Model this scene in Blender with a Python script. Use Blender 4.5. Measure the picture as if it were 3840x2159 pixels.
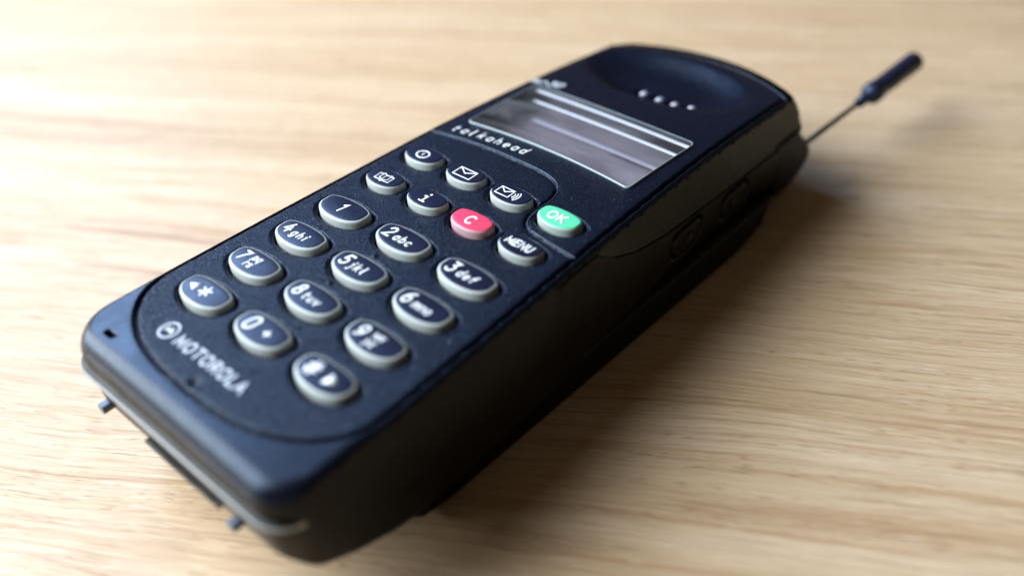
import bpy, math, random
import numpy as np
from mathutils import Matrix, Vector

# ---------------------------------------------------------------- scene, camera, light
for o in list(bpy.data.objects):
    bpy.data.objects.remove(o, do_unlink=True)
SC = bpy.context.scene
COL = SC.collection
MM = 0.001
TABLE_Z = -30.2            # phone frame (mm): face about z=-1.4, table at TABLE_Z

def W3(x, y, z):           # phone frame in mm -> world in metres (table top at z=0)
    return (x * MM, y * MM, (z - TABLE_Z) * MM)

R = [[0.7269239682106413, 0.6822506840996337, -0.07820197239504967],
     [0.3888659190365109, -0.5028160982563241, -0.7719839819233143],
     [-0.5660078104167683, 0.5307635776688788, -0.6308131127103711]]
CAMP = (117.32094212, -80.11371366, 103.70799262)
cd = bpy.data.cameras.new('camera')
cam = bpy.data.objects.new('camera', cd)
COL.objects.link(cam)
cl = W3(*CAMP)
cam.matrix_world = Matrix((
    (R[0][0], -R[1][0], -R[2][0], cl[0]),
    (R[0][1], -R[1][1], -R[2][1], cl[1]),
    (R[0][2], -R[1][2], -R[2][2], cl[2]),
    (0, 0, 0, 1)))
cd.sensor_width = 22.3
cd.lens = 22.3
cd.clip_start = 0.005
cd.clip_end = 20
cd.dof.use_dof = True
cd.dof.focus_distance = 0.187
cd.dof.aperture_fstop = 3.5
cd.dof.aperture_blades = 0
SC.camera = cam

wd = bpy.data.worlds.new('World')
SC.world = wd
wd.use_nodes = True
bg = wd.node_tree.nodes['Background']
bg.inputs[0].default_value = (0.90, 0.70, 0.50, 1)
bg.inputs[1].default_value = 0.075

def area_lamp(name, pos, target, sx, sy, power, col):
    ld = bpy.data.lights.new(name, 'AREA')
    ld.shape = 'RECTANGLE'
    ld.size = sx
    ld.size_y = sy
    ld.energy = power
    ld.color = col
    o = bpy.data.objects.new(name, ld)
    COL.objects.link(o)
    p = Vector(pos)
    o.location = p
    o.rotation_euler = (Vector(target) - p).to_track_quat('-Z', 'Y').to_euler()
    return o

# daylight from the room's window, to the left of the phone
area_lamp('window_light', (-0.56, -0.37, 0.48), (0.0, 0.03, 0.0), 0.76, 0.76, 24.0, (0.85, 0.93, 1.0))
area_lamp('blue_sheen_light', (-0.85, 0.20, 0.60), (0.0, 0.05, 0.0), 0.34, 0.36, 6.4, (0.42, 0.62, 1.0))  # added blue lamp that gives the face its cool sheen

SC.view_settings.view_transform = 'Standard'
SC.view_settings.look = 'None'
SC.view_settings.exposure = 0.0
SC.view_settings.gamma = 1.0
SC.render.engine = 'CYCLES'

# ---------------------------------------------------------------- helpers
def link_mesh(name, V, F, mat, parent=None, smooth=True, scale=True, kind=None, label=None):
    me = bpy.data.meshes.new(name)
    V = np.asarray(V, float)
    if scale:
        V = np.stack([V[:, 0] * MM, V[:, 1] * MM, (V[:, 2] - TABLE_Z) * MM], 1)
    me.from_pydata(V.tolist(), [], [list(map(int, f)) for f in F] if not isinstance(F, np.ndarray) else F.tolist())
    me.update()
    if smooth:
        me.polygons.foreach_set('use_smooth', [True] * len(me.polygons))
    me.materials.append(mat)
    o = bpy.data.objects.new(name, me)
    COL.objects.link(o)
    if parent is not None:
        o.parent = parent
    if kind: o['kind'] = kind
    if label: o['label'] = label
    return o

class NT:
    def __init__(s, name):
        s.m = bpy.data.materials.new(name)
        s.m.use_nodes = True
        s.t = s.m.node_tree
        s.b = s.t.nodes['Principled BSDF']
        s.out = s.t.nodes['Material Output']
    def n(s, typ, **kw):
        x = s.t.nodes.new(typ)
        for k, v in kw.items():
            if k.startswith('i_'):
                key = k[2:]
                key = int(key) if key.isdigit() else key.replace('_', ' ')
                x.inputs[key].default_value = v
            else:
                setattr(x, k, v)
        return x
    def l(s, a, b): s.t.links.new(a, b)
    def coords(s, rot=0, scale=(1, 1, 1)):
        tc = s.n('ShaderNodeTexCoord')
        mp = s.n('ShaderNodeMapping')
        mp.inputs['Rotation'].default_value = (0, 0, rot)
        mp.inputs['Scale'].default_value = scale
        s.l(tc.outputs['Object'], mp.inputs[0])
        return mp.outputs[0]
    def ramp(s, src, pts):
        r = s.n('ShaderNodeValToRGB')
        while len(r.color_ramp.elements) < len(pts): r.color_ramp.elements.new(0.5)
        for e, (p, c) in zip(r.color_ramp.elements, pts):
            e.position = p
            e.color = c if len(c) == 4 else (*c, 1)
        s.l(src, r.inputs[0])
        return r.outputs[0]
    def noise(s, co, scale, detail=2, rough=0.5, dist=0):
        x = s.n('ShaderNodeTexNoise')
        x.inputs['Scale'].default_value = scale
        x.inputs['Detail'].default_value = detail
        x.inputs['Roughness'].default_value = rough
        x.inputs['Distortion'].default_value = dist
        s.l(co, x.inputs['Vector'])
        return x.outputs[0]
    def math(s, op, a, b=None):
        x = s.n('ShaderNodeMath', operation=op)
        for i, v in enumerate((a, b)):
            if v is None: continue
            if isinstance(v, (int, float)): x.inputs[i].default_value = v
            else: s.l(v, x.inputs[i])
        return x.outputs[0]
    def mix(s, f, a, b, typ='MIX'):
        x = s.n('ShaderNodeMix', data_type='RGBA', blend_type=typ)
        for i, v in ((0, f), (6, a), (7, b)):
            if isinstance(v, (int, float)): x.inputs[i].default_value = v
            elif isinstance(v, tuple): x.inputs[i].default_value = v if len(v) == 4 else (*v, 1)
            else: s.l(v, x.inputs[i])
        return x.outputs[2]
    def bump(s, h, strength, dist):
        x = s.n('ShaderNodeBump')
        x.inputs['Strength'].default_value = strength
        x.inputs['Distance'].default_value = dist
        s.l(h, x.inputs['Height'])
        s.l(x.outputs[0], s.b.inputs['Normal'])
        return x

def plastic(name, col, rough, grain=0.0, gscale=3500, spec=0.5, sss=0, mottled=0.0):
    t = NT(name)
    co = t.coords()
    n1 = t.noise(co, 90, 3, 0.6)
    c2 = tuple(min(1, c * (1 + mottled)) for c in col)
    c1 = tuple(c * (1 - mottled) for c in col)
    t.l(t.ramp(n1, [(0.3, c1), (0.7, c2)]), t.b.inputs['Base Color'])
    n2 = t.noise(co, 260, 3, 0.6)
    t.l(t.ramp(n2, [(0.3, (rough * 0.80,) * 3), (0.7, (min(1, rough * 1.2),) * 3)]), t.b.inputs['Roughness'])
    t.b.inputs['Specular IOR Level'].default_value = spec
    if 'navy' in name or name == 'dark_key_print': t.b.inputs['Specular Tint'].default_value = (0.58, 0.76, 1.0, 1)  # blue tint paints the window's cool sheen into the reflections
    if grain > 0.45:
        t.l(t.ramp(t.noise(co, 4600, 2, 0.6), [(0.40, (0.04,) * 3), (0.53, (spec * 0.65,) * 3), (0.65, (1,) * 3)]), t.b.inputs['Specular IOR Level'])
    if grain:
        n3 = t.noise(co, gscale, 2, 0.6)
        t.bump(n3, grain, 0.00020)
    if sss:
        t.b.inputs['Subsurface Weight'].default_value = sss
        t.b.inputs['Subsurface Radius'].default_value = (1, 0.9, 0.8)
        t.b.inputs['Subsurface Scale'].default_value = 0.0012
    return t.m

M_face = plastic('navy_textured_plastic', (0.0050, 0.0070, 0.0165), 0.30, 0.55, 4800, 0.26, 0, 0.08)
M_cover = plastic('navy_cover_plastic', (0.0050, 0.0070, 0.0155), 0.28, 0.25, 3800, 0.32, 0, 0.08)
M_housing = plastic('black_housing_plastic', (0.0045, 0.0038, 0.0030), 0.34, 0.20, 3000, 0.17, 0, 0.1)
M_grip = plastic('gloss_green_black_plastic', (0.0015, 0.0100, 0.0050), 0.26, 0.06, 2500, 0.18, 0, 0.1)
M_strip = plastic('pale_ledge_reflection', (0.26, 0.27, 0.27), 0.32, 0.05, 2500, 0.5)
M_edgeglint = plastic('pale_edge_highlight', (0.34, 0.43, 0.45), 0.35, 0.05, 2500, 0.5)
M_dimstreak = plastic('dim_lilac_streak', (0.25, 0.24, 0.30), 0.4, 0, 2500, 0.4)
M_ridge = plastic('polished_navy_edge', (0.02, 0.025, 0.045), 0.30, 0.0, 2500, 0.9)
M_battery = plastic('black_battery_plastic', (0.005, 0.0045, 0.004), 0.45, 0.2, 3000, 0.13)
M_key = plastic('translucent_grey_rubber', (0.43, 0.47, 0.455), 0.45, 0.10, 2500, 0.4, 0.35, 0.05)
M_keypink = plastic('pink_tinted_rubber', (0.52, 0.33, 0.36), 0.45, 0.10, 2500, 0.4, 0.35, 0.05)
M_keygreen = plastic('green_tinted_rubber', (0.38, 0.47, 0.42), 0.45, 0.10, 2500, 0.4, 0.35, 0.05)
M_cap = plastic('dark_key_print', (0.010, 0.012, 0.032), 0.32, 0.12, 2500, 0.30, 0, 0.1)
M_pink = plastic('pink_red_key_print', (0.86, 0.055, 0.13), 0.40, 0.05, 2500, 0.4)
M_green = plastic('mint_green_key_print', (0.11, 0.66, 0.37), 0.40, 0.05, 2500, 0.4)
M_print = plastic('white_print', (0.86, 0.88, 0.90), 0.5)
M_print2 = plastic('grey_white_print', (0.55, 0.60, 0.66), 0.5)
M_hole = plastic('black_hole', (0.004, 0.004, 0.005), 0.7)
M_nub = plastic('pale_grille_dot', (0.62, 0.62, 0.72), 0.6)
M_peg = plastic('blue_grey_peg_plastic', (0.10, 0.13, 0.18), 0.4)
M_rod = plastic('dark_antenna_wire', (0.012, 0.012, 0.010), 0.35)
M_knob = plastic('navy_antenna_cap', (0.014, 0.018, 0.045), 0.40)
M_dust = plastic('pale_dust', (0.7, 0.7, 0.66), 0.9)
M_lcd = plastic('grey_display_panel', (0.175, 0.152, 0.176), 0.35, 0, 2000, 0.5, 0, 0.12)
M_wall = plastic('dark_display_recess', (0.020, 0.018, 0.022), 0.4)
M_streak = plastic('pale_lens_streak', (0.66, 0.72, 0.78), 0.3)

def glass_material():
    t = NT('clear_display_lens')
    t.t.nodes.remove(t.b)
    tr = t.n('ShaderNodeBsdfTransparent')
    tr.inputs[0].default_value = (0.93, 0.93, 0.95, 1)
    gl = t.n('ShaderNodeBsdfGlossy')
    gl.inputs['Roughness'].default_value = 0.06
    lw = t.n('ShaderNodeLayerWeight')
    lw.inputs['Blend'].default_value = 0.5
    fr = t.math('ADD', t.math('MULTIPLY', t.math('POWER', lw.outputs['Facing'], 5.0), 0.96), 0.045)
    mx = t.n('ShaderNodeMixShader')
    t.l(fr, mx.inputs[0]); t.l(tr.outputs[0], mx.inputs[1]); t.l(gl.outputs[0], mx.inputs[2])
    # faint uneven haze and a few scratches on the lens
    df = t.n('ShaderNodeBsdfDiffuse')
    df.inputs[0].default_value = (0.70, 0.70, 0.78, 1)
    n1 = t.noise(t.coords(0.35, (1, 3.2, 1)), 55, 3, 0.5, 0.6)
    sm = t.ramp(n1, [(0.36, (0.02,) * 3), (0.70, (0.15,) * 3)])
    n2 = t.noise(t.coords(0.9, (1, 14, 1)), 260, 1, 0.5)
    sc = t.ramp(n2, [(0.735, (0,) * 3), (0.765, (0.12,) * 3)])
    ff = t.math('ADD', sm, sc)
    m2 = t.n('ShaderNodeMixShader')
    t.l(ff, m2.inputs[0]); t.l(mx.outputs[0], m2.inputs[1]); t.l(df.outputs[0], m2.inputs[2])
    t.l(m2.outputs[0], t.out.inputs[0])
    return t.m
M_glass = glass_material()

def wood_material():
    t = NT('pale_oak')
    ang = -math.radians(30.5)
    tc = t.n('ShaderNodeTexCoord')
    mp = t.n('ShaderNodeMapping')
    mp.inputs['Rotation'].default_value = (0, 0, ang)
    t.l(tc.outputs['Object'], mp.inputs[0])
    base = mp.outputs[0]
    # gentle waviness of the grain
    def scaled(sx, sy, src):
        m = t.n('ShaderNodeMapping')
        m.inputs['Scale'].default_value = (sx, sy, 1)
        t.l(src, m.inputs[0])
        return m.outputs[0]
    wv = t.n('ShaderNodeTexNoise')
    wv.inputs['Scale'].default_value = 1.0
    wv.inputs['Detail'].default_value = 2
    t.l(scaled(7, 16, base), wv.inputs['Vector'])
    sub = t.n('ShaderNodeVectorMath', operation='SUBTRACT')
    t.l(wv.outputs[1], sub.inputs[0]); sub.inputs[1].default_value = (0.5, 0.5, 0.5)
    mul = t.n('ShaderNodeVectorMath', operation='MULTIPLY')
    t.l(sub.outputs[0], mul.inputs[0]); mul.inputs[1].default_value = (0, 0.016, 0)
    add = t.n('ShaderNodeVectorMath', operation='ADD')
    t.l(base, add.inputs[0]); t.l(mul.outputs[0], add.inputs[1])
    g0 = add.outputs[0]
    jt = t.n('ShaderNodeTexNoise')
    jt.inputs['Scale'].default_value = 1.0
    jt.inputs['Detail'].default_value = 3
    t.l(scaled(170, 520, base), jt.inputs['Vector'])
    js = t.n('ShaderNodeVectorMath', operation='SUBTRACT')
    t.l(jt.outputs[1], js.inputs[0]); js.inputs[1].default_value = (0.5, 0.5, 0.5)
    jm = t.n('ShaderNodeVectorMath', operation='MULTIPLY')
    t.l(js.outputs[0], jm.inputs[0]); jm.inputs[1].default_value = (0, 0.0008, 0)
    ja = t.n('ShaderNodeVectorMath', operation='ADD')
    t.l(g0, ja.inputs[0]); t.l(jm.outputs[0], ja.inputs[1])
    g = ja.outputs[0]
    broad = t.noise(scaled(3.0, 70, g), 1, 3, 0.55, 0.2)
    ring = t.noise(scaled(9, 480, g), 1, 4, 0.62, 0.3)
    ring2 = t.noise(scaled(5, 230, g0), 1, 2, 0.5, 0.2)
    fine = t.noise(scaled(42, 2100, g), 1, 3, 0.6, 0.2)
    fib = t.noise(scaled(90, 5200, g), 1, 2, 0.6)
    c = t.ramp(broad, [(0.30, (0.59, 0.43, 0.268)), (0.47, (0.635, 0.472, 0.298)), (0.66, (0.70, 0.54, 0.372))])
    rr = t.ramp(ring, [(0.33, (0.70, 0.54, 0.42)), (0.45, (0.92, 0.88, 0.84)), (0.60, (1, 1, 1))])
    c = t.mix(0.66, c, rr, 'MULTIPLY')
    r2 = t.ramp(ring2, [(0.30, (0.60, 0.46, 0.36)), (0.40, (0.96, 0.94, 0.92)), (0.60, (1, 1, 1))])
    c = t.mix(0.5, c, r2, 'MULTIPLY')
    fr = t.ramp(fine, [(0.32, (0.52, 0.40, 0.31)), (0.46, (0.98, 0.97, 0.96)), (0.68, (1.08, 1.07, 1.06))])
    c = t.mix(0.62, c, fr, 'MULTIPLY')
    fi = t.ramp(fib, [(0.3, (0.76, 0.73, 0.70)), (0.7, (1.10, 1.10, 1.10))])
    c = t.mix(0.8, c, fi, 'MULTIPLY')
    # open pores: short dark dashes gathered in bands
    p = t.noise(scaled(230, 2900, g), 1, 1, 0.5)
    pb = t.noise(scaled(12, 330, g), 1, 2, 0.5)
    pm = t.math('MULTIPLY', t.ramp(p, [(0.62, (0, 0, 0)), (0.68, (1, 1, 1))]), t.ramp(pb, [(0.46, (0, 0, 0)), (0.58, (1, 1, 1))]))
    c = t.mix(t.math('MULTIPLY', pm, 0.62), c, (0.26, 0.12, 0.06))
    # silvery ray flecks
    q = t.noise(scaled(120, 2300, base), 1, 1, 0.5)
    qm = t.ramp(q, [(0.66, (0, 0, 0)), (0.72, (0.55,) * 3)])
    c = t.mix(qm, c, (0.80, 0.68, 0.52))
    t.l(c, t.b.inputs['Base Color'])
    ro = t.ramp(fine, [(0.3, (0.58,) * 3), (0.7, (0.40,) * 3)])
    t.l(ro, t.b.inputs['Roughness'])
    t.b.inputs['Specular IOR Level'].default_value = 0.42
    h = t.math('SUBTRACT', t.math('MULTIPLY', fine, 0.6), t.math('MULTIPLY', pm, 0.8))
    t.bump(h, 0.35, 0.00012)
    return t.m
M_wood = wood_material()

# ---------------------------------------------------------------- table
def table():
    x0, x1, y0, y1, th, r = -1.0, 0.9, -0.5, 1.1, 0.028, 0.003
    V, F = [], []
    rings = [(0, -th), (0, -r), (r * 0.3, -r * 0.3), (r, 0)]
    for ins, z in rings:
        V += [(x0 + ins, y0 + ins, z), (x1 - ins, y0 + ins, z), (x1 - ins, y1 - ins, z), (x0 + ins, y1 - ins, z)]
    for i in range(3):
        for j in range(4):
            F.append((i * 4 + j, i * 4 + (j + 1) % 4, i * 4 + 4 + (j + 1) % 4, i * 4 + 4 + j))
    F.append((12, 13, 14, 15)); F.append((3, 2, 1, 0))
    return link_mesh('table_top', V, F, M_wood, None, smooth=False, scale=False, kind='structure',
                     label='pale oak table top with straight wavy grain under the phone')
table()

# ---------------------------------------------------------------- phone shape functions (mm)
YS = np.array([-60, -43, -22, 0, 20, 37, 50, 65, 78, 92, 110.])
WS = np.array([29.9, 29.6, 29.2, 28.2, 27.1, 26.3, 25.6, 24.8, 24.3, 23.7, 23.2])
def Wd(y): return np.interp(y, YS, WS)
YN, YF = -44.6, 92.6
def zf(x, y):
    return -1.2 - 8.5e-4 * np.maximum(0, y - 28) ** 2 - 0.49 * (x / 28.0) ** 2

def sstep(a, b, x):
    t = np.clip((np.asarray(x, float) - a) / (b - a), 0, 1)
    return t * t * (3 - 2 * t)

def outline():
    """counter-clockwise outline of the phone seen from above, starting at the near right corner"""
    P = []
    rc = 6.5
    wr = float(Wd(YN + rc))
    for a in np.linspace(-90, 0, 30):
        P.append((wr - rc + rc * math.cos(math.radians(a)), YN + rc + rc * math.sin(math.radians(a))))
    for y in np.arange(YN + rc + 0.4, YF - 1.5, 0.4):
        P.append((float(Wd(y)), y))
    wf = float(Wd(YF)) ; rf = 1.6
    for a in np.linspace(0, 62, 8):
        P.append((wf - rf + rf * math.cos(math.radians(a)), YF - rf + 0.3 + rf * math.sin(math.radians(a))))
    for x in np.arange(wf - 1.6, -wf + 1.59, -0.4):
        P.append((x, YF + 6.9 * (1 - (x / wf) ** 2) ** 0.9 + 0.1))
    n = len(P)
    right = [p for p in P[:30 + len(np.arange(YN + rc + 0.4, YF - 1.5, 0.4)) + 8]]
    L = [(-x, y) for x, y in reversed(right)]
    P += L
    for x in np.linspace(-wr + rc + 0.5, wr - rc - 0.5, 110):
        P.append((x, YN))
    P = np.array(P)
    # resample evenly
    Q = np.vstack([P, P[:1]])
    s = np.r_[0, np.cumsum(np.hypot(*np.diff(Q, axis=0).T))]
    m = int(s[-1] / 0.42)
    u = np.linspace(0, s[-1], m, endpoint=False)
    return np.stack([np.interp(u, s, Q[:, 0]), np.interp(u, s, Q[:, 1])], 1)
OUT = outline()
d_ = np.roll(OUT, -1, 0) - np.roll(OUT, 1, 0)
ON = np.stack([d_[:, 1], -d_[:, 0]], 1)
ON /= np.linalg.norm(ON, axis=1)[:, None]
for _ in range(3):
    ON = ON + np.roll(ON, 1, 0) + np.roll(ON, -1, 0)
    ON /= np.linalg.norm(ON, axis=1)[:, None]

def polydist(X, Y, P, closed=True):
    """distance of points to a polyline, and nearest point"""
    Q = np.vstack([P, P[:1]]) if closed else P
    best = np.full(X.shape, 1e9); bx = np.zeros(X.shape); by = np.zeros(X.shape)
    for i in range(len(Q) - 1):
        ax, ay = Q[i]; ex, ey = Q[i + 1] - Q[i]
        L2 = ex * ex + ey * ey + 1e-12
        t = np.clip(((X - ax) * ex + (Y - ay) * ey) / L2, 0, 1)
        px = ax + t * ex; py = ay + t * ey
        d = np.hypot(X - px, Y - py)
        m = d < best
        best[m] = d[m]; bx[m] = px[m]; by[m] = py[m]
    return best, bx, by

def inside(X, Y, P):
    c = np.zeros(X.shape, bool)
    n = len(P)
    for i in range(n):
        x1, y1 = P[i]; x2, y2 = P[(i + 1) % n]
        if y1 == y2: continue
        m = ((y1 > Y) != (y2 > Y))
        c ^= m & (X < (x2 - x1) * (Y - y1) / (y2 - y1) + x1)
    return c

# panel groove (the inset face) -------------------------------------------------
def yarc(x): return -39.6 + 14.5 * (1 - np.sqrt(np.maximum(0, 1 - np.abs(x / 27.9) ** 2.6)))
def panel_poly():
    P = []
    for x in np.linspace(-27.85, 27.85, 70): P.append((x, float(yarc(np.array(x)))))
    P.append((27.9, -22))
    for y in np.linspace(-18, 92, 40): P.append((float(Wd(y)) - 1.35, y))
    w = P[-1][0]
    for x in np.linspace(w - 1, -w + 1, 40): P.append((x, 92.4 + 5.8 * (1 - (x / w) ** 2) ** 0.9))
    for y in np.linspace(92, -18, 40): P.append((-(float(Wd(y)) - 1.35), y))
    P.append((-27.9, -22))
    return np.array(P)
PANEL = panel_poly()

def smooth_poly(P, it=3):
    P = np.array(P, float)
    for _ in range(it):
        Q = [P[0]]
        for a, b in zip(P[:-1], P[1:]):
            Q += [a * .75 + b * .25, a * .25 + b * .75]
        Q.append(P[-1]); P = np.array(Q)
    return P
SEP = smooth_poly([(-25.2, 34.9), (-18.6, 36.2), (-8.6, 36.9), (0.7, 36.9), (5.5, 36.6), (9.6, 35.1), (11.3, 31.8), (11.2, 27.5), (11.6, 23.9), (13.8, 21.7), (18, 21.1), (25.8, 20.5)])

# keys ----------------------------------------------------------------------------
KEYS = []   # name, cx, cy, halfw, top half height, bottom half height
for i, row in enumerate(['123', '456', '789', '*0#']):
    for j, c in enumerate(row):
        kx, ky = (j - 1) * 15.9, 5.0 - 9.98 * i + (0.17 if j == 1 else 0)
        KEYS.append((c, kx - (117 - kx) * .0033, ky + (80 + ky) * .0033, 5.85, 2.85, 3.25))
for i, row in enumerate(['PEWO', 'BICM']):
    for j, c in enumerate(row):
        kx, ky = (j - 1.5) * 11.61, [26.36, 16.33][i]
        KEYS.append((c, kx - (117 - kx) * .0033, ky + (80 + ky) * .0033, 4.35, 2.45, 2.6))
def key_outline(hw, ht, hb, n=72, inset=0.0):
    P = []
    for k in range(n):
        a = 2 * math.pi * k / n
        ca, sa = math.cos(a), math.sin(a)
        e = 2.0 / (4.4 if sa > 0 else 2.15)
        h = ht if sa > 0 else hb
        ex = 2.0 / (2.35 if sa > 0 else 2.15)
        P.append(((hw - inset) * math.copysign(abs(ca) ** ex, ca), (h - inset) * math.copysign(abs(sa) ** e, sa)))
    return np.array(P)
def key_sd(X, Y, k):
    _, cx, cy, hw, ht, hb = k
    x = np.abs(X - cx); y = Y - cy
    up = y > 0
    h = np.where(up, ht, hb)
    f = np.where(up, (x / hw) ** 2.35 + (np.abs(y) / h) ** 4.4, (x / hw) ** 2.15 + (np.abs(y) / h) ** 2.15)
    p = np.where(up, 2.85, 2.15)
    r = np.maximum(f, 1e-9) ** (1 / p)
    L = np.hypot(x, y)
    return L * (1 - 1 / np.maximum(r, 1e-3))

LX0, LX1, LY0, LY1 = -20.8, 20.0, 42.3, 62.6    # display opening
def warp(x, y):     # the lower edge of the display bows upwards
    return y + 1.15 * (1 - (x / 21.0) ** 2) * (LY1 - y) / (LY1 - LY0)
def unwarp(x, y):
    b = 1.15 * (1 - (x / 21.0) ** 2)
    return (y - b * LY1 / (LY1 - LY0)) / (1 - b / (LY1 - LY0))
DOTS = [(-4.2, 78.5), (0.2, 78.2), (4.3, 78.0), (8.5, 78.2)]

def face_height(X, Y):
    Z = zf(X, Y)
    dO, _, _ = polydist(X, Y, OUT[::2])
    # rounding of the rim
    rr = 1.5 + 1.7 * sstep(-36, -43, Y)
    t = np.clip(1 - dO / rr, 0, 0.985)
    Z = Z - rr * (1 - np.sqrt(1 - t * t))
    # grooves
    dP, _, _ = polydist(X, Y, PANEL)
    Z -= 0.75 * np.clip(1 - (dP / 0.42) ** 2, 0, 1) ** 0.7
    Z -= 0.10 * np.exp(-(dP / 0.8) ** 2)
    dS, _, _ = polydist(X, Y, SEP, False)
    Z -= 0.50 * np.clip(1 - (dS / 0.36) ** 2, 0, 1) ** 0.7
    Z -= 0.08 * np.exp(-(dS / 0.7) ** 2)
    # key holes
    for k in KEYS:
        m = (np.abs(X - k[1]) < 8) & (np.abs(Y - k[2]) < 6)
        d = key_sd(X[m], Y[m], k)
        Z[m] -= 1.9 * (1 - sstep(0.30, 0.72, d)) + 0.24 * (1 - sstep(0.95, 1.35, d))
    # earpiece dish
    q = ((X + 2.0) / 21.3) ** 2 + ((Y - 83.2) / 12.3) ** 2
    Z -= 2.8 * (1 - sstep(0.08, 1.02, q))
    for dx, dy in DOTS:
        d = np.hypot(X - dx + 0.55, Y - dy)
        Z -= 1.3 * (1 - sstep(1.15, 1.55, d))
    # tactile nibs, microphone dent, notch
    for bx, by in ((-1.6, 0.0), (-2.0, -9.7)):
        d = np.hypot(X - bx, Y - by)
        Z += 0.42 * np.clip(1 - (d / 0.55) ** 2, 0, 1)
    d = np.hypot(X - 0.3, Y + 37.9)
    Z -= 0.5 * np.exp(-(d / 0.9) ** 2)
    dx = np.maximum(0, np.abs(X + 20.9) - 0.85); dy = np.maximum(0, np.abs(Y + 40.2) - 0.12)
    Z -= 1.3 * (1 - sstep(0.05, 0.55, np.hypot(dx, dy)))
    return Z

phone = bpy.data.objects.new('mobile_phone', None)
COL.objects.link(phone)
phone['label'] = 'black mobile phone with grey-rimmed keys and pulled-out antenna lying on the oak table'
phone['category'] = 'mobile phone'
phone.empty_display_size = 0.02

def build_face():
    h = 0.2
    xs = np.arange(-30.4, 30.41, h); ys = np.arange(-45.4, 100.61, h)
    # keep the display opening on grid lines
    xs = np.round(xs, 3); ys = np.round(ys, 3)
    X, Y = np.meshgrid(xs, ys)
    ins = inside(X, Y, OUT)
    sh = X.shape
    Xf, Yf = X.ravel().copy(), Y.ravel().copy()
    near = np.zeros(len(Xf), bool)
    dO, px, py = polydist(Xf, Yf, OUT[::2])
    insf = ins.ravel()
    snap = (~insf) & (dO < 1.6 * h)
    Xf[snap] = px[snap]; Yf[snap] = py[snap]
    ok = insf | snap
    Z = np.full(len(Xf), 0.0)
    Z[ok] = face_height(Xf[ok], Yf[ok])
    ny, nx = sh
    idx = np.arange(nx * ny).reshape(ny, nx)
    a = idx[:-1, :-1].ravel(); b = idx[:-1, 1:].ravel(); c = idx[1:, 1:].ravel(); d = idx[1:, :-1].ravel()
    Q = np.stack([a, b, c, d], 1)
    good = ok[Q].all(1) & (insf[Q].sum(1) >= 1)
    Q = Q[good]
    cx = X.ravel()[Q].mean(1); cy = Y.ravel()[Q].mean(1)
    uy = unwarp(cx, cy)
    hole = (cx > LX0) & (cx < LX1) & (uy > LY0) & (uy < LY1)
    Q = Q[~hole]; cx = cx[~hole]; cy = cy[~hole]
    inp = inside(cx, cy, PANEL)
    below = inside(cx, cy, np.vstack([SEP, [(40, 20.4), (40, -60), (-40, -60), (-40, 34.9)]]))
    V = np.stack([Xf, Yf, Z], 1)
    for name, m, mat in (('keypad_panel', inp & below, M_face), ('display_panel', inp & ~below, M_face), ('front_cover', ~inp, M_cover)):
        q = Q[m]
        u, inv = np.unique(q.ravel(), return_inverse=True)
        link_mesh(name, V[u], inv.reshape(-1, 4), mat, phone)
build_face()

# ---------------------------------------------------------------- housing sides
GY = np.array([15, 18.7, 23.7, 30.0, 36.8, 46.5, 66.3, 87.0, 91.1, 99, 110.])
GZ = np.array([3.0, 0.2, -2.5, -6.8, -9.7, -11.8, -13.8, -15.2, -14.5, -13.5, -13.5])
BY = np.array([-50, -44.6, -40.5, -34, -26, -18, 0, 78, 86, 95, 105.])
BZ = np.array([-16.5, -16.8, -19.6, -22.8, -25.4, -26.0, -26.0, -26.0, -24.5, -20.0, -18.5])
BTN = [(47.8, 58.2, -19.3, -13.6), (65.6, 75.6, -20.6, -14.9)]
def rrect_sd(y, z, b, r=2.2):
    cy, cz = (b[0] + b[1]) / 2, (b[2] + b[3]) / 2
    qy = np.abs(y - cy) - (b[1] - b[0]) / 2 + r; qz = np.abs(z - cz) - (b[3] - b[2]) / 2 + r
    return np.hypot(np.maximum(qy, 0), np.maximum(qz, 0)) + np.minimum(np.maximum(qy, qz), 0) - r

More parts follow.
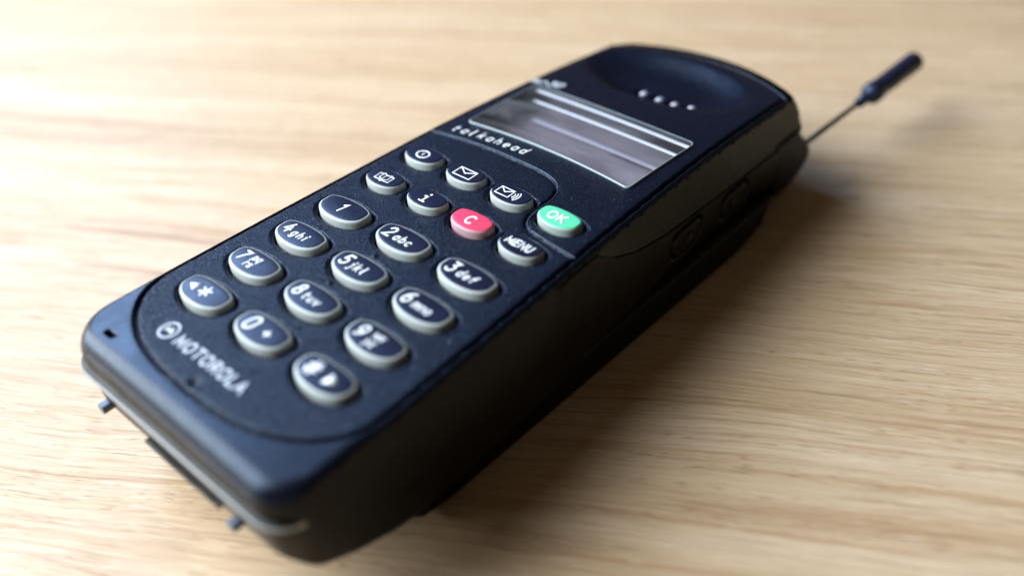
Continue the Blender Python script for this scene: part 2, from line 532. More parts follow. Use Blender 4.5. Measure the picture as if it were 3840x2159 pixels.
def build_housing():
    n = len(OUT)
    x, y = OUT[:, 0], OUT[:, 1]
    rr = 1.5 + 1.7 * sstep(-36, -43, y)
    zt = zf(x, y) - rr * (1 - math.sqrt(1 - 0.985 ** 2)) 
    zb = np.interp(y, BY, BZ)
    L = 101
    v = np.linspace(0, 1, L)
    V = np.zeros((L, n, 3)); O = np.zeros((L, n)); ZZ = np.zeros((L, n))
    front = sstep(-40.5, -43.5, y)
    side = np.abs(ON[:, 0]) > 0.6
    endf = sstep(88, 94, y)
    gz = np.minimum(zt - 0.25, np.interp(y, GY, GZ))
    bl = sstep(6, 17, y)
    fb = sstep(-18, -28, y)
    zg = (zt + (zb - zt) * 0.4) * (1 - bl) * (1 - fb) + gz * bl - 8.1 * fb
    for i, t in enumerate(v):
        z = zt + (zg - zt) * t / 0.4 if t <= 0.4 else zg + (zb - zg) * (t - 0.4) / 0.6
        o = 0.5 * math.sin(math.pi * min(1, t * 1.0)) * np.ones(n)
        yo = sstep(80, 93, y) * 6.0 * np.interp(z, [-28, -20, -16.5, -13.5, -10.5, -7.5, -4.5, -2], [0.45, 0.62, 0.86, 1.0, 0.92, 0.62, 0.10, 0])   # top end swells backwards
        # ledge along the front end
        o += front * (0.75 * np.clip(1 - ((z + 8.1) / 0.62) ** 2, 0, 1) ** 0.5 - 0.45 * sstep(-8.4, -9.0, z))
        o -= front * 0.5 * np.exp(-((z + 7.0) / 0.5) ** 2)
        # grip overlay, recessed above its curved lower edge
        g = np.interp(y, GY, GZ)
        dg = z - g
        on = (y > 17)
        o -= np.where(on, 0.45 * sstep(-0.02, 0.25, dg) + 0.15 * np.sin(np.pi * np.clip(dg / np.maximum(0.5, (zt - g)), 0, 1)) * sstep(17, 30, y), 0)
        # bottom rounding
        rb = 2.6 - 1.3 * sstep(-38, -43, y)
        tt = np.clip((zb + rb - z) / rb, 0, 0.999)
        o -= rb * (1 - np.sqrt(1 - tt * tt))
        # side buttons
        for b in BTN:
            d = rrect_sd(y, z, b)
            o = np.where(side & (x > 0), o - 0.9 * np.clip(1 - (np.abs(d) / 0.42) ** 2, 0, 1) + 0.20 * sstep(0, -0.8, d), o)
        V[i, :, 0] = x + ON[:, 0] * o; V[i, :, 1] = y + ON[:, 1] * o + yo; V[i, :, 2] = z
        O[i] = o; ZZ[i] = z
    Vf = V.reshape(-1, 3)
    I = np.arange(L * n).reshape(L, n)
    a = I[:-1]; b = I[1:]
    Q = np.stack([b.ravel(), np.roll(b, -1, 1).ravel(), np.roll(a, -1, 1).ravel(), a.ravel()], 1)
    cen = Vf[Q].mean(1)
    nx = np.repeat(ON[None, :, 0], L - 1, 0).ravel()
    g = np.interp(cen[:, 1], GY, GZ)
    row = np.repeat(np.arange(L - 1)[:, None], n, 1).ravel()
    grip = (cen[:, 1] > 18.4) & (row < 40) & (np.abs(nx) > 0.1)
    masks = [('side_grip', grip & (nx > 0), M_grip), ('side_grip', grip & (nx < 0), M_grip)]
    used = grip.copy()
    btn = []
    for bb in BTN:
        m = (nx > 0.6) & (rrect_sd(cen[:, 1], cen[:, 2], bb) < 0) & ~used
        btn.append(m); used |= m
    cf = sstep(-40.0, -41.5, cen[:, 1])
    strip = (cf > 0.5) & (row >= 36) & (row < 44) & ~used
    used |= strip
    masks.append(('housing', ~used, M_housing))
    for m in btn: masks.append(('side_button', m, M_housing))
    masks.append(('seam_highlight', strip, M_strip))  # pale colour paints the bright reflection along the front ledge
    res = []
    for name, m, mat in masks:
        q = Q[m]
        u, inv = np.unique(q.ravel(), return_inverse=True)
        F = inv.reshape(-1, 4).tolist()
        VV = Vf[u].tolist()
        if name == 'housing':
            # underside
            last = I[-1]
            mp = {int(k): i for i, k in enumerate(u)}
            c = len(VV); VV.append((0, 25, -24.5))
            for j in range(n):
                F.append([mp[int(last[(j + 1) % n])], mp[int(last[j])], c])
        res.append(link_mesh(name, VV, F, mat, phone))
    return res, (x, y)
HO, _ = build_housing()

def prism(name, poly, z0, z1, mat, parent, bevel=0.0, n=2, axis='z', label=None):
    """extruded polygon: poly in (a,b), extruded along axis from z0 to z1 (mm)"""
    P = np.array(poly, float); m = len(P)
    V = []
    for z in (z0, z1):
        for a, b in P:
            V.append({'z': (a, b, z), 'x': (z, a, b), 'y': (a, z, b)}[axis])
    F = [list(range(m))[::-1], list(range(m, 2 * m))]
    F += [[i, (i + 1) % m, m + (i + 1) % m, m + i] for i in range(m)]
    o = link_mesh(name, V, F, mat, parent, smooth=True, label=label)
    if bevel:
        md = o.modifiers.new('bevel', 'BEVEL'); md.width = bevel * MM; md.segments = 3; md.limit_method = 'ANGLE'; md.angle_limit = math.radians(25)
    md = o.modifiers.new('wn', 'WEIGHTED_NORMAL')
    return o

def rrect(x0, x1, y0, y1, r, n=6):
    P = []
    for cx, cy, a0 in ((x1 - r, y0 + r, -90), (x1 - r, y1 - r, 0), (x0 + r, y1 - r, 90), (x0 + r, y0 + r, 180)):
        for k in range(n + 1):
            a = math.radians(a0 + 90 * k / n)
            P.append((cx + r * math.cos(a), cy + r * math.sin(a)))
    return P

# arrows on the side buttons
for sb, (yc, zc, dr) in zip(HO[3:5], ((53.2, -16.6, -1), (70.6, -17.8, 1))):
    w = float(Wd(yc)) + 0.5
    prism('arrow', [(yc - 1.3 * dr, zc - 0.9), (yc + 1.4 * dr, zc - 0.1 ), (yc - 1.3 * dr, zc + 1.0)][::dr], w - 0.3, w + 0.42, M_hole, sb, axis='x')

# battery pack under the phone
prism('battery', [(-24.5, -25.0), (-20.5, -29.3), (-14, -30.1), (70, -30.1), (79, -28.0), (83, -22.0), (-24.5, -22.0)][::1], -27.4, 27.4, M_battery, phone, bevel=1.2, axis='x')

# antenna -------------------------------------------------------------------------
ap = prism('antenna_base', [(87, -28.0), (93, -28.2), (98.0, -26.8), (102.4, -24.4), (103.0, -21.3), (100.4, -18.2), (96.0, -13.5), (87, -13.5)], 15.5, 24.5, M_housing, phone, bevel=1.6, axis='x')
def tube(name, pts, rad, mat, parent, seg=20):
    pts = [Vector(p) for p in pts]
    V, F = [], []
    for i, p in enumerate(pts):
        d = (pts[min(i + 1, len(pts) - 1)] - pts[max(i - 1, 0)]).normalized()
        u = d.cross(Vector((0, 0, 1))).normalized(); w = u.cross(d)
        for k in range(seg):
            a = 2 * math.pi * k / seg
            V.append(tuple(p + u * rad[i] * math.cos(a) + w * rad[i] * math.sin(a)))
    for i in range(len(pts) - 1):
        for k in range(seg):
            F.append((i * seg + k, i * seg + (k + 1) % seg, (i + 1) * seg + (k + 1) % seg, (i + 1) * seg + k))
    F.append(list(range(seg))[::-1]); F.append(list(range((len(pts) - 1) * seg, len(pts) * seg)))
    return link_mesh(name, V, F, mat, parent)
A0, A1 = Vector((23.1, 97.5, -20.4)), Vector((27.2, 144.8, -17.1))
def al(s): 
    d = (A1 - A0)
    return tuple(A0 + d * s)
antenna = tube('antenna', [al(0), al(0.3), al(0.58)], [0.6, 0.6, 0.6], M_rod, phone, 16)
tube('antenna_tip', [al(s) for s in (0.50, 0.503, 0.575, 0.58, 0.582, 0.60, 0.64, 0.645, 0.70, 0.98, 0.994, 1.0)],
     [0.85, 1.2, 1.25, 1.3, 1.9, 2.5, 2.6, 2.35, 2.3, 2.4, 2.0, 1.1], M_knob, antenna, 28)

# pegs at the front end ----------------------------------------------------------
for px in (-23.8, 14.6):
    pg = prism('connector_peg', rrect(px - 1.0, px + 1.0, -17.2, -15.6, 0.5, 3), -45.8, -43.6, M_peg, phone, bevel=0.15, axis='y')
prism('connector_slot', rrect(-11.0, 10.5, -16.4, -15.8, 0.28, 3), -44.95, -44.0, M_hole, phone, axis='y')

# display ---------------------------------------------------------------------------
def build_display():
    D = 5.0
    zb = lambda x, y: float(zf(np.array(x), np.array(y)))
    V, F = [], []
    nseg = 24
    def wall(pts):
        s = len(V)
        for (x, y) in pts:
            V.append((x, y, zb(x, y) - 0.02)); V.append((x, y, zb(x, y) - D))
        for i in range(len(pts) - 1):
            F.append((s + 2 * i, s + 2 * i + 1, s + 2 * i + 3, s + 2 * i + 2))
    wall([(LX0, warp(LX0, y)) for y in np.linspace(LY0, LY1, nseg)]); wall([(x, LY1) for x in np.linspace(LX0, LX1, nseg)])
    wall([(LX1, warp(LX1, y)) for y in np.linspace(LY1, LY0, nseg)]); wall([(x, warp(x, LY0)) for x in np.linspace(LX1, LX0, nseg)])
    fr = link_mesh('display_recess', V, F, M_wall, phone, smooth=False)
    V = []; F = []
    xs = np.linspace(LX0, LX1, 12); ys = np.linspace(LY0, LY1, 12)
    for y in ys:
        for x in xs: V.append((x, warp(x, y), zb(x, y) - D + 0.7))
    for j in range(11):
        for i in range(11): F.append((j * 12 + i, j * 12 + i + 1, j * 12 + i + 13, j * 12 + i + 12))
    link_mesh('display_screen', V, F, M_lcd, phone)
    # lens: moulded plastic plate with ribs along its far edge
    def lens_z(x, y):
        z = zb(x, y) + 0.10 + 0.05 * math.cos((y - 52) / 9)
        return z
    Rr = rrect(LX0 - 0.35, LX1 + 0.35, LY0 - 0.35, LY1 + 0.35, 1.1, 6)
    P = np.array(Rr)
    dense = []
    for i in range(len(P)):
        a, b = P[i], P[(i + 1) % len(P)]
        m = max(1, int(np.hypot(*(b - a)) / 0.8))
        for k in range(m): dense.append(a + (b - a) * k / m)
    P = np.array(dense); c = np.array([(LX0 + LX1) / 2, (LY0 + LY1) / 2])
    n = len(P)
    V = []; F = []
    def ring(ins, dz):
        hx = (LX1 - LX0) / 2 + .35; hy = (LY1 - LY0) / 2 + .35
        q = c + (P - c) * np.array([(hx - ins) / hx, (hy - ins) / hy])
        for x, y in q: V.append((x, warp(x, y), lens_z(x, warp(x, y)) + dz))
    for ins, dz in ((0, -0.30), (0, 0.05), (0.10, 0.16), (0.32, 0.20), (0.6, 0.14)): ring(ins, dz)
    for r in range(4):
        for i in range(n):
            F.append((r * n + i, r * n + (i + 1) % n, (r + 1) * n + (i + 1) % n, (r + 1) * n + i))
    L0 = len(F)
    # added pale rim, painting the bright highlight along the lens edge
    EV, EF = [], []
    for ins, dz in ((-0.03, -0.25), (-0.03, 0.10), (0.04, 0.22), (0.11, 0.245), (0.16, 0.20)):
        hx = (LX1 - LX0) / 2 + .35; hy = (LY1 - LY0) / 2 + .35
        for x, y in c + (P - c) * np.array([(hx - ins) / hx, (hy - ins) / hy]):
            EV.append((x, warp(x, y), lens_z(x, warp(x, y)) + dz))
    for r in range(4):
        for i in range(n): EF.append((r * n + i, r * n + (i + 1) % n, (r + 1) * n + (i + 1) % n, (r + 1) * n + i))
    link_mesh('lens_edge_highlight', EV, EF, M_edgeglint, phone)
    # interior rows, so that the plate follows the face
    s = len(V)
    ys = np.concatenate([np.linspace(LY0 + .25, 55, 14), np.linspace(55.3, LY1 - .25, 50)]); xs = np.linspace(LX0 + .25, LX1 - .25, 30)
    for y in ys:
        for x in xs:
            rip = 0.0
            V.append((x, warp(x, y), lens_z(x, warp(x, y)) + 0.17 + rip))
    for j in range(len(ys) - 1):
        for i in range(len(xs) - 1):
            k = s + j * len(xs) + i
            F.append((k, k + 1, k + 1 + len(xs), k + len(xs)))
    link_mesh('display_lens', V, F, M_glass, phone)
    # added pale strips standing in for bright streaks reflected in the lens
    for (y, dz, w, x0, mat) in ((61.9, -0.55, 0.42, -20.2, M_streak), (59.2, -1.5, 0.40, -18.6, M_streak), (55.6, -3.7, 0.65, -16.0, M_dimstreak)):
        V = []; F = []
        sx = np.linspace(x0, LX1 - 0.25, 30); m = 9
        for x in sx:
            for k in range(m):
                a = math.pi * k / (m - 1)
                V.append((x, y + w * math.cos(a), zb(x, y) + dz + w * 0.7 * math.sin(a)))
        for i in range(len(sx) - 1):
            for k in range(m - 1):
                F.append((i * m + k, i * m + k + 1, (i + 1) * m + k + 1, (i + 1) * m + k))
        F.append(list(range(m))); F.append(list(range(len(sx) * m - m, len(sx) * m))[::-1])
        link_mesh('lens_streak', V, F, mat, phone)
build_display()

# pale domes set in the earpiece holes
for dx, dy in DOTS:
    V, F = [], []
    m, rings = 20, 5
    q = ((dx + 2.0) / 21.3) ** 2 + ((dy - 83.2) / 12.3) ** 2
    z0 = float(zf(np.array(dx), np.array(dy)) - 2.8 * (1 - sstep(0.08, 1.02, np.array(q)))) - 0.10
    for r in range(rings):
        a = r / (rings - 1) * math.pi / 2
        for k in range(m):
            b = 2 * math.pi * k / m
            V.append((dx + 0.15 + 0.95 * math.cos(a) * math.cos(b), dy + 0.95 * math.cos(a) * math.sin(b), z0 - 0.55 + 0.95 * math.sin(a)))
    for r in range(rings - 1):
        for k in range(m): F.append((r * m + k, r * m + (k + 1) % m, (r + 1) * m + (k + 1) % m, (r + 1) * m + k))
    link_mesh('speaker_grille_dot', V, F, M_nub, phone)

# ---------------------------------------------------------------- stroke lettering
def arc(cx, cy, rx, ry, a0, a1, n=12):
    return [(cx + rx * math.cos(math.radians(a0 + (a1 - a0) * k / n)), cy + ry * math.sin(math.radians(a0 + (a1 - a0) * k / n))) for k in range(n + 1)]
G = {
 '1': (0.45, [[(0.05, 0.78), (0.3, 1.0), (0.3, 0.0)]]),
 '2': (0.6, [arc(0.3, 0.70, 0.28, 0.30, 165, -35) + [(0.02, 0.0), (0.6, 0.0)]]),
 '3': (0.6, [[(0.05, 1.0), (0.55, 1.0), (0.28, 0.62)] + arc(0.26, 0.31, 0.30, 0.31, 80, -150)]),
 '4': (0.62, [[(0.30, 1.0), (0.02, 0.34), (0.62, 0.34)], [(0.44, 0.62), (0.44, 0.0)]]),
 '5': (0.6, [[(0.56, 1.0), (0.12, 1.0), (0.08, 0.58)] + arc(0.27, 0.31, 0.30, 0.31, 120, -145)]),
 '6': (0.6, [[(0.46, 1.0)] + arc(0.42, 0.42, 0.40, 0.5, 110, 180, 6) + arc(0.30, 0.30, 0.28, 0.30, 180, 540, 20)]),
 '7': (0.58, [[(0.0, 1.0), (0.58, 1.0), (0.35, 0.55), (0.2, 0.0)]]),
 '8': (0.6, [arc(0.3, 0.76, 0.22, 0.24, -90, 270, 18), arc(0.3, 0.27, 0.29, 0.27, 90, 450, 20)]),
 '9': (0.6, [[(0.14, 0.0)] + arc(0.18, 0.58, 0.40, 0.5, -70, 0, 6) + arc(0.30, 0.70, 0.28, 0.30, 0, 360, 20)]),
 '0': (0.58, [arc(0.29, 0.72, 0.27, 0.28, 0, 180, 10) + arc(0.29, 0.28, 0.27, 0.28, 180, 360, 10) + [(0.56, 0.72)]]),
 'a': (0.52, [arc(0.25, 0.31, 0.24, 0.31, 40, 320, 14), [(0.49, 0.62), (0.49, 0.0)]]),
 'b': (0.52, [[(0.03, 1.0), (0.03, 0.0)], arc(0.27, 0.31, 0.24, 0.31, 140, -140, 14)]),
 'c': (0.48, [arc(0.26, 0.31, 0.24, 0.31, 45, 315, 14)]),
 'd': (0.52, [[(0.49, 1.0), (0.49, 0.0)], arc(0.25, 0.31, 0.24, 0.31, 40, 320, 14)]),
 'e': (0.5, [[(0.03, 0.33), (0.48, 0.33)] + arc(0.26, 0.31, 0.23, 0.31, 5, 310, 16)]),
 'f': (0.42, [arc(0.34, 0.80, 0.16, 0.20, 60, 180, 6) + [(0.18, 0.0)], [(0.0, 0.60), (0.38, 0.60)]]),
 'g': (0.52, [arc(0.25, 0.31, 0.24, 0.31, 40, 320, 14), [(0.49, 0.62), (0.49, -0.08)] + arc(0.27, -0.1, 0.22, 0.2, 0, -140, 8)]),
 'h': (0.5, [[(0.03, 1.0), (0.03, 0.0)], arc(0.26, 0.38, 0.22, 0.24, 160, 0, 8) + [(0.48, 0.0)]]),
 'i': (0.22, [[(0.0, 0.62), (0.12, 0.62), (0.12, 0.0)], [(0.12, 0.92), (0.12, 0.94)]]),
 'j': (0.3, [[(0.05, 0.62), (0.22, 0.62), (0.22, -0.1)] + arc(0.05, -0.1, 0.17, 0.18, 0, -90, 6), [(0.22, 0.92), (0.22, 0.94)]]),
 'k': (0.5, [[(0.03, 1.0), (0.03, 0.0)], [(0.46, 0.62), (0.05, 0.27)], [(0.18, 0.38), (0.48, 0.0)]]),
 'l': (0.3, [[(0.0, 1.0), (0.10, 1.0), (0.10, 0.12)] + arc(0.24, 0.13, 0.14, 0.13, 180, 280, 6)]),
 'm': (0.72, [[(0.03, 0.62), (0.03, 0.0)], arc(0.2, 0.44, 0.16, 0.18, 170, 0, 8) + [(0.36, 0.0)], arc(0.53, 0.44, 0.16, 0.18, 170, 0, 8) + [(0.69, 0.0)]]),
 'n': (0.5, [[(0.03, 0.62), (0.03, 0.0)], arc(0.26, 0.38, 0.22, 0.24, 160, 0, 8) + [(0.48, 0.0)]]),
 'o': (0.52, [arc(0.26, 0.31, 0.24, 0.31, 0, 360, 20)]),
 'p': (0.52, [[(0.03, 0.62), (0.03, -0.32)], arc(0.27, 0.31, 0.24, 0.31, 140, -140, 14)]),
 'q': (0.52, [[(0.49, 0.62), (0.49, -0.32)], arc(0.25, 0.31, 0.24, 0.31, 40, 320, 14)]),
 'r': (0.4, [[(0.04, 0.62), (0.04, 0.0)], arc(0.26, 0.38, 0.22, 0.24, 165, 60, 6)]),
 's': (0.46, [arc(0.24, 0.46, 0.19, 0.16, 30, 225, 8) + arc(0.24, 0.155, 0.20, 0.16, 60, -150, 10)]),
 't': (0.42, [[(0.14, 0.92), (0.14, 0.16)] + arc(0.28, 0.16, 0.14, 0.16, 180, 290, 6), [(0.0, 0.62), (0.38, 0.62)]]),
 'u': (0.5, [[(0.03, 0.62)] + arc(0.25, 0.24, 0.22, 0.24, 180, 350, 8), [(0.48, 0.62), (0.48, 0.0)]]),
 'v': (0.5, [[(0.0, 0.62), (0.24, 0.0), (0.5, 0.62)]]),
 'w': (0.66, [[(0.0, 0.62), (0.15, 0.0), (0.33, 0.5), (0.5, 0.0), (0.66, 0.62)]]),
 'x': (0.48, [[(0.0, 0.62), (0.47, 0.0)], [(0.47, 0.62), (0.0, 0.0)]]),
 'y': (0.5, [[(0.0, 0.62), (0.26, 0.02)], [(0.5, 0.62), (0.14, -0.32)]]),
 'z': (0.46, [[(0.02, 0.62), (0.44, 0.62), (0.0, 0.0), (0.46, 0.0)]]),
 'C': (0.66, [arc(0.38, 0.5, 0.36, 0.5, 48, 312, 18)]),
 'O': (0.78, [arc(0.39, 0.5, 0.37, 0.5, 0, 360, 26)]),
 'K': (0.6, [[(0.04, 1.0), (0.04, 0.0)], [(0.58, 1.0), (0.06, 0.42)], [(0.22, 0.58), (0.6, 0.0)]]),
 'M': (0.78, [[(0.04, 0.0), (0.04, 1.0), (0.39, 0.25), (0.74, 1.0), (0.74, 0.0)]]),
 'E': (0.56, [[(0.54, 1.0), (0.04, 1.0), (0.04, 0.0), (0.54, 0.0)], [(0.04, 0.52), (0.48, 0.52)]]),
 'N': (0.66, [[(0.04, 0.0), (0.04, 1.0), (0.62, 0.0), (0.62, 1.0)]]),
 'U': (0.64, [[(0.04, 1.0)] + arc(0.32, 0.3, 0.28, 0.3, 180, 360, 12) + [(0.60, 1.0)]]),
 'T': (0.64, [[(0.0, 1.0), (0.64, 1.0)], [(0.32, 1.0), (0.32, 0.0)]]),
 'R': (0.62, [[(0.04, 0.0), (0.04, 1.0), (0.34, 1.0)] + arc(0.34, 0.74, 0.24, 0.26, 90, -90, 8) + [(0.04, 0.48)], [(0.34, 0.48), (0.6, 0.0)]]),
 'L': (0.52, [[(0.04, 1.0), (0.04, 0.0), (0.52, 0.0)]]),
 'A': (0.72, [[(0.0, 0.0), (0.36, 1.0), (0.72, 0.0)], [(0.14, 0.36), (0.58, 0.36)]]),
 '+': (0.5, [[(0.0, 0.5), (0.5, 0.5)], [(0.25, 0.25), (0.25, 0.75)]]),
 '*': (0.7, [[(0.35, 0.12), (0.35, 0.88)], [(0.02, 0.31), (0.68, 0.69)], [(0.02, 0.69), (0.68, 0.31)]]),
 '#': (0.8, [[(0.24, 0.0), (0.24, 1.0)], [(0.56, 0.0), (0.56, 1.0)], [(0.0, 0.33), (0.8, 0.33)], [(0.0, 0.68), (0.8, 0.68)]]),
}
def ribbon(V, F, pts, w, zfun, hgt=0.05):
    """rounded low ridge along a polyline; pts in mm"""
    pts = [np.array(p, float) for p in pts]
    m = 7
    q = [pts[0]]
    for p in pts[1:]:
        if np.hypot(*(p - q[-1])) > 1e-4: q.append(p)
    pts = q
    n = len(pts)
    if n == 1: return
    base = len(V)
    prof = [(-1, -0.02), (-0.94, 0.7 * hgt), (-0.6, hgt), (0, 1.06 * hgt), (0.6, hgt), (0.94, 0.7 * hgt), (1, -0.02)]
    dirs = []
    for i in range(n):
        a = pts[i] - pts[i - 1] if i > 0 else pts[1] - pts[0]
        b = pts[i + 1] - pts[i] if i < n - 1 else pts[-1] - pts[-2]
        a = a / np.hypot(*a); b = b / np.hypot(*b)
        d = a + b
        L = np.hypot(*d)
        d = d / L if L > 0.3 else a
        mit = 1 / max(0.55, abs(float(d @ a)))
        dirs.append((d, mit))
    # rounded ends: shrinking cross-sections beyond the ends
    sec = []
    d0 = dirs[0][0]; d1 = dirs[-1][0]
    for e, s in ((0.95, 0.30), (0.7, 0.71), (0.35, 0.93)):
        sec.append((pts[0] - d0 * w * e, d0, s))
    for p, (d, mit) in zip(pts, dirs): sec.append((p, d, mit))
    for e, s in ((0.35, 0.93), (0.7, 0.71), (0.95, 0.30)):
        sec.append((pts[-1] + d1 * w * e, d1, s))
    for p, d, s in sec:
        nn = np.array([-d[1], d[0]])
        for a, z in prof:
            x, y = p + nn * w * a * s
            V.append((x, y, zfun(x, y) + z))
    for i in range(len(sec) - 1):
        for k in range(m - 1):
            F.append((base + i * m + k, base + (i + 1) * m + k, base + (i + 1) * m + k + 1, base + i * m + k + 1))
def fillpoly(V, F, pts, zfun, hgt=0.06):
    b = len(V); n = len(pts)
    for z in (-0.02, hgt):
        for x, y in pts: V.append((x, y, zfun(x, y) + z))
    F.append([b + n + i for i in range(n)])
    for i in range(n): F.append((b + i, b + (i + 1) % n, b + n + (i + 1) % n, b + n + i))
def text(V, F, s, x, y, size, w, zfun, slant=0.2, gap=0.22, xs=1.0, rot=0.0):
    cx = x
    for ch in s:
        if ch == ' ': cx += size * 0.5; continue
        adv, st = G[ch]
        for pl in st:
            P = []
            for gx, gy in pl:
                px = cx + (gx * xs + gy * slant) * size; py = y + gy * size
                P.append((px, py))
            if len(P) == 2 and abs(P[0][0] - P[1][0]) + abs(P[0][1] - P[1][1]) < 0.15 * size:
                ribbon(V, F, P, w * 1.25, zfun)
            else: ribbon(V, F, P, w, zfun)
        cx += (adv * xs + gap) * size
    return cx

# ---------------------------------------------------------------- keys
def legend(c, V, F, z):
    R_ = lambda P, w=0.16: ribbon(V, F, P, w, z)
    if c in '456' or c in '238':
        sub = {'2': 'abc', '3': 'def', '4': 'ghi', '5': 'jkl', '6': 'mno', '8': 'tuv'}[c]
        text(V, F, c, -4.15, -1.0, 2.45, 0.225, z, 0.22)
        text(V, F, sub, -1.45, -1.05, 1.72, 0.155, z, 0.22, {'6': 0.22, '4': 0.42, '5': 0.42}.get(c, 0.36))
    elif c == '7':
        text(V, F, '7', -4.0, -0.95, 2.4, 0.225, z, 0.22)
        text(V, F, 'pq', -0.9, 0.30, 1.5, 0.145, z, 0.2, 0.2); text(V, F, 'rs', -1.1, -1.55, 1.5, 0.145, z, 0.2, 0.28)
    elif c == '9':
        text(V, F, '9', -4.0, -1.05, 2.45, 0.225, z, 0.22)
        text(V, F, 'wx', -0.7, 0.25, 1.5, 0.145, z, 0.2, 0.2); text(V, F, 'yz', -0.9, -1.55, 1.5, 0.145, z, 0.2, 0.28)
    elif c == '1':
        text(V, F, '1', -0.9, -1.2, 2.4, 0.22, z, 0.25)
    elif c == '0':
        text(V, F, '0', -3.7, -1.35, 2.9, 0.27, z, 0.2, xs=1.1); text(V, F, '+', 1.1, -1.25, 2.3, 0.22, z, 0)
    elif c == '*':
        fillpoly(V, F, [(-4.0, -0.15), (-2.1, -1.2), (-1.9, 1.2)], z)
        text(V, F, '*', -0.9, -1.45, 3.0, 0.21, z, 0.1)
    elif c == '#':
        text(V, F, '#', -3.9, -1.45, 2.8, 0.24, z, 0.22)
        fillpoly(V, F, [(0.9, -1.3), (3.4, -0.1), (1.1, 1.15)], z)
    elif c == 'P':
        R_(arc(0, 0.0, 1.42, 1.15, 0, 360, 32), 0.17); R_([(-0.02, -0.28), (0.06, 0.34)], 0.14)
    elif c in 'EW':
        sx, sy, ox = (2.1, 1.25, 0.0) if c == 'E' else (1.6, 1.1, -1.3)
        e = 0.13 if c == 'E' else 0.12
        R_([(ox - sx, -sy), (ox + sx, -sy), (ox + sx, sy), (ox - sx, sy), (ox - sx, -sy)], e)
        R_([(ox - sx, sy), (ox, -sy * 0.05), (ox + sx, sy)], e)
        if c == 'W':
            for r in (0.75, 1.25, 1.75): R_(arc(0.35, 0.0, r, r * 1.0, -42, 42, 8), 0.13)
    elif c == 'B':
        R_([(-0.05, -0.75), (-0.05, 0.78), (-0.95, 1.15), (-0.95, -0.40), (-0.05, -0.75)], 0.10)
        R_([(-0.05, -0.75), (0.55, -0.70), (1.15, -0.35), (1.15, 1.15), (0.55, 0.85), (-0.05, 0.78)], 0.10)
        R_([(-0.95, 0.80), (-1.85, 0.80), (-1.85, -0.95), (-0.4, -0.95), (-0.05, -1.25), (0.3, -1.0), (1.9, -0.95), (1.9, 0.85), (1.15, 0.85)], 0.10)
    elif c == 'I':
        R_([(-0.45, 0.35), (0.12, 0.35), (0.0, -1.2)], 0.22); R_([(-0.65, -1.2), (0.62, -1.2)], 0.19)
        R_([(0.22, 1.15), (0.23, 1.2)], 0.27)
    elif c == 'C':
        text(V, F, 'C', -0.95, -1.05, 2.1, 0.21, z, 0.05, xs=1.1)
    elif c == 'O':
        text(V, F, 'OK', -2.15, -0.95, 1.95, 0.22, z, 0.0, 0.26, xs=1.15)
    elif c == 'M':
        text(V, F, 'MENU', -2.95, -0.62, 1.55, 0.19, z, 0.12, 0.27, xs=1.05)

KEY_LABEL = {'1': 'key printed 1', '2': 'key printed 2 abc', '3': 'key printed 3 def', '4': 'key printed 4 ghi', '5': 'key printed 5 jkl',
 '6': 'key printed 6 mno', '7': 'key printed 7 pqrs', '8': 'key printed 8 tuv', '9': 'key printed 9 wxyz', '*': 'key printed with left arrow and star',
 '0': 'key printed 0 and plus', '#': 'key printed with hash and right arrow', 'P': 'small power key', 'E': 'small key with envelope sign',
 'W': 'small key with envelope and waves', 'B': 'small key with open book sign', 'I': 'small key printed i', 'C': 'pink red key printed C',
 'O': 'mint green key printed OK', 'M': 'small key printed MENU'}

def make_key(k):
    c, cx, cy, hw, ht, hb = k
    body = {'C': M_keypink, 'O': M_keygreen}.get(c, M_key)
    capm = {'C': M_pink, 'O': M_green}.get(c, M_cap)
    H = 0.98 if hw < 5 else 1.0          # height over the face
    big = hw > 5
    ztop = lambda x, y: float(zf(np.array(x), np.array(y))) + H - 0.010 * ((x - cx) ** 2 * 0.35 + (y - cy) ** 2)
    V, F = [], []
    n = 72
    rings = [(-0.10, -2.8), (-0.04, -0.55), (0.0, -0.30), (0.08, -0.13), (0.22, -0.03), (0.40, 0.0), (0.8, 0.0)]
    zl = ztop
    for ins, dz in rings:
        for x, y in key_outline(hw, ht, hb, n, ins):
            V.append((cx + x, cy + y, zl(cx + x, cy + y) + dz))
    for r in range(len(rings) - 1):
        for i in range(n): F.append((r * n + i, r * n + (i + 1) % n, (r + 1) * n + (i + 1) % n, (r + 1) * n + i))
    F.append([(len(rings) - 1) * n + i for i in range(n)])
    ko = link_mesh('key', V, F, body, phone, label=KEY_LABEL[c])
    # printed cap
    V, F = [], []
    i0 = 0.40 if big else 0.16
    shift = 0.06
    rings = [(i0, -0.10 if not big else -0.04), (i0 + 0.05, 0.035), (i0 + 0.3, 0.05), (i0 + 1.0, 0.05), (ht - 0.1, 0.05)]
    for ins, dz in rings:
        for x, y in key_outline(hw, ht, hb, n, ins):
            V.append((cx + x, cy + y + shift, ztop(cx + x, cy + y) + dz))
    for r in range(len(rings) - 1):
        for i in range(n): F.append((r * n + i, r * n + (i + 1) % n, (r + 1) * n + (i + 1) % n, (r + 1) * n + i))
    F.append([(len(rings) - 1) * n + i for i in range(n)])
    link_mesh('key_cap', V, F, capm, ko)
    V, F = [], []
    legend(c, V, F, lambda x, y: 0.0)
    V = [(cx + x, cy + y, ztop(cx + x, cy + y) + 0.05 + z) for x, y, z in V]
    link_mesh('key_legend', V, F, M_print, ko)
for k in KEYS: make_key(k)

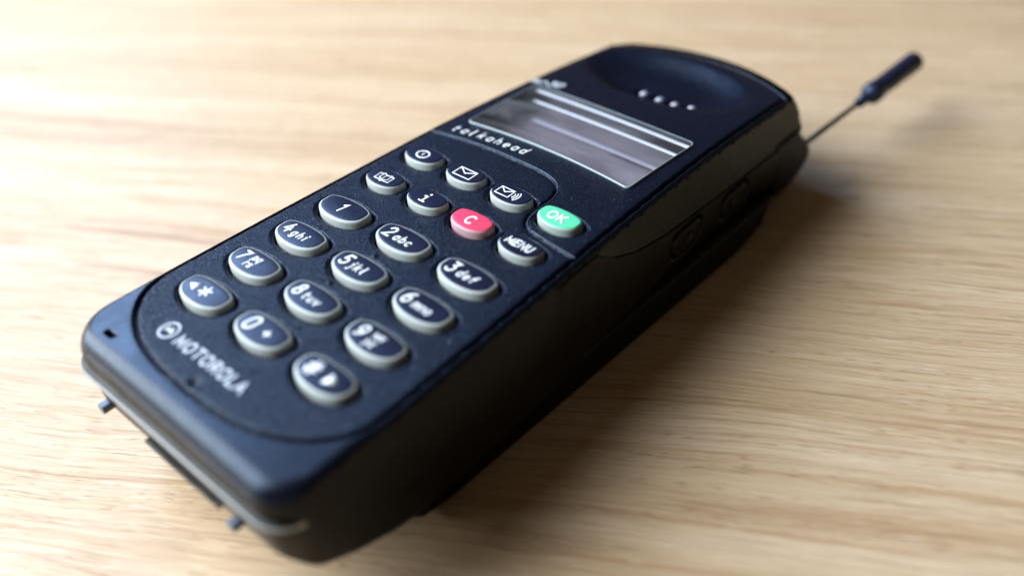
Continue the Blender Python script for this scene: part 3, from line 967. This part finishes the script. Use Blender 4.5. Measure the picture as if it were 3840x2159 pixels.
# ---------------------------------------------------------------- printing on the face
zface = lambda x, y: float(zf(np.array(x), np.array(y)))
V, F = [], []
word = 'talkahead'
xx = -21.6
for ch in word:
    text(V, F, ch, xx, 38.0 + 1.45 * (1 - (xx / 21.0) ** 2), 2.1, 0.145, zface, 0.2, xs=1.0)
    xx += 2.15
link_mesh('printed_word', V, F, M_print, phone, label='printed word talkahead under the display')
V, F = [], []
for i, ch in enumerate('mr30'):
    text(V, F, ch, (-23.6, -21.3, -19.7, -17.8)[i], 63.9 + 0.32 * i, 2.0, 0.24, zface, 0.28, 0.28, xs=1.1)
link_mesh('printed_word', V, F, M_print2, phone, label='printed mr30 above the display')
V, F = [], []
xx = -10.4
for ch in 'MOTOROLA':
    a, _ = G[ch]
    text(V, F, ch, xx, -34.9, 2.1, 0.235, zface, 0.0, xs=1.1)
    xx += (a * 1.1 + 0.35) * 2.1
link_mesh('printed_word', V, F, M_print2, phone, label='printed maker name in capitals at the near end')
V, F = [], []
ribbon(V, F, [(x + 0.05, y + 0.42) if i < len(SEP) * 0.5 else (x + 0.42, y + 0.1) if i < len(SEP) * 0.8 else (x, y + 0.42) for i, (x, y) in enumerate(SEP)][1:-1], 0.16, zface, 0.07)
link_mesh('groove_highlight', V, F, M_ridge, phone)  # added ridge that catches light as the groove's bright line
V, F = [], []
lx, ly, lr = -13.6, -33.6, 1.75
ribbon(V, F, arc(lx, ly, lr, lr, 0, 360, 40), 0.20, zface)
for s in (-1, 1):      # bat wings of the round M emblem
    wing = [(0.0, -0.15), (0.33, 0.78), (0.52, 0.60), (0.85, -0.72), (0.62, -0.30), (0.40, -0.08), (0.15, -0.28)]
    P = [(lx + s * x * 1.45, ly + y * 1.45) for x, y in wing]
    if s < 0: P = P[::-1]
    b = len(V)
    fillpoly(V, F, P[::-1], zface)
link_mesh('printed_emblem', V, F, M_print2, phone, label='round emblem beside the maker name')

# ---------------------------------------------------------------- dust
rnd = random.Random(5)
V, F = [], []
def speck(x, y, z, r):
    b = len(V)
    for dx, dy, dz in ((1, 0, 0), (-1, 0, 0), (0, 1, 0), (0, -1, 0), (0, 0, 1), (0, 0, -0.5)):
        V.append((x + dx * r * rnd.uniform(.6, 1.3), y + dy * r * rnd.uniform(.6, 1.3), z + dz * r * 0.6))
    for f in ((0, 2, 4), (2, 1, 4), (1, 3, 4), (3, 0, 4), (2, 0, 5), (1, 2, 5), (3, 1, 5), (0, 3, 5)): F.append([b + i for i in f])
for _ in range(420):
    x = rnd.uniform(-25, 25); y = rnd.uniform(-40, 66)
    if LX0 - 1 < x < LX1 + 1 and LY0 - 1 < y < LY1 + 1: continue
    zz = zface(x, y) + 0.02
    skip = False
    for k in KEYS:
        d = float(key_sd(np.array([x]), np.array([y]), k)[0])
        if d < -0.9: zz = zface(x, y) + (0.98 if k[3] < 5 else 1.0) + 0.02; break
        if d < 1.0: skip = True; break
    if skip: continue
    speck(x, y, zz, rnd.choice([0.025, 0.03, 0.035, 0.045, 0.055]))
for _ in range(40):
    x = rnd.uniform(LX0 + 1, LX1 - 1); y = rnd.uniform(LY0 + 1, LY1 - 1)
    speck(x, y, zface(x, y) + 0.30, rnd.choice([0.03, 0.045, 0.06]))
speck(24.1, -7.1, zface(24.1, -7.1), 0.14)
for _ in range(26):      # a few motes on the right flank
    y = rnd.uniform(-30, 80); z = rnd.uniform(-22, -6)
    speck(float(Wd(y)) + 0.45, y, z, rnd.choice([0.03, 0.045, 0.07]))
link_mesh('dust_specks', V, F, M_dust, phone, smooth=False, kind='stuff')
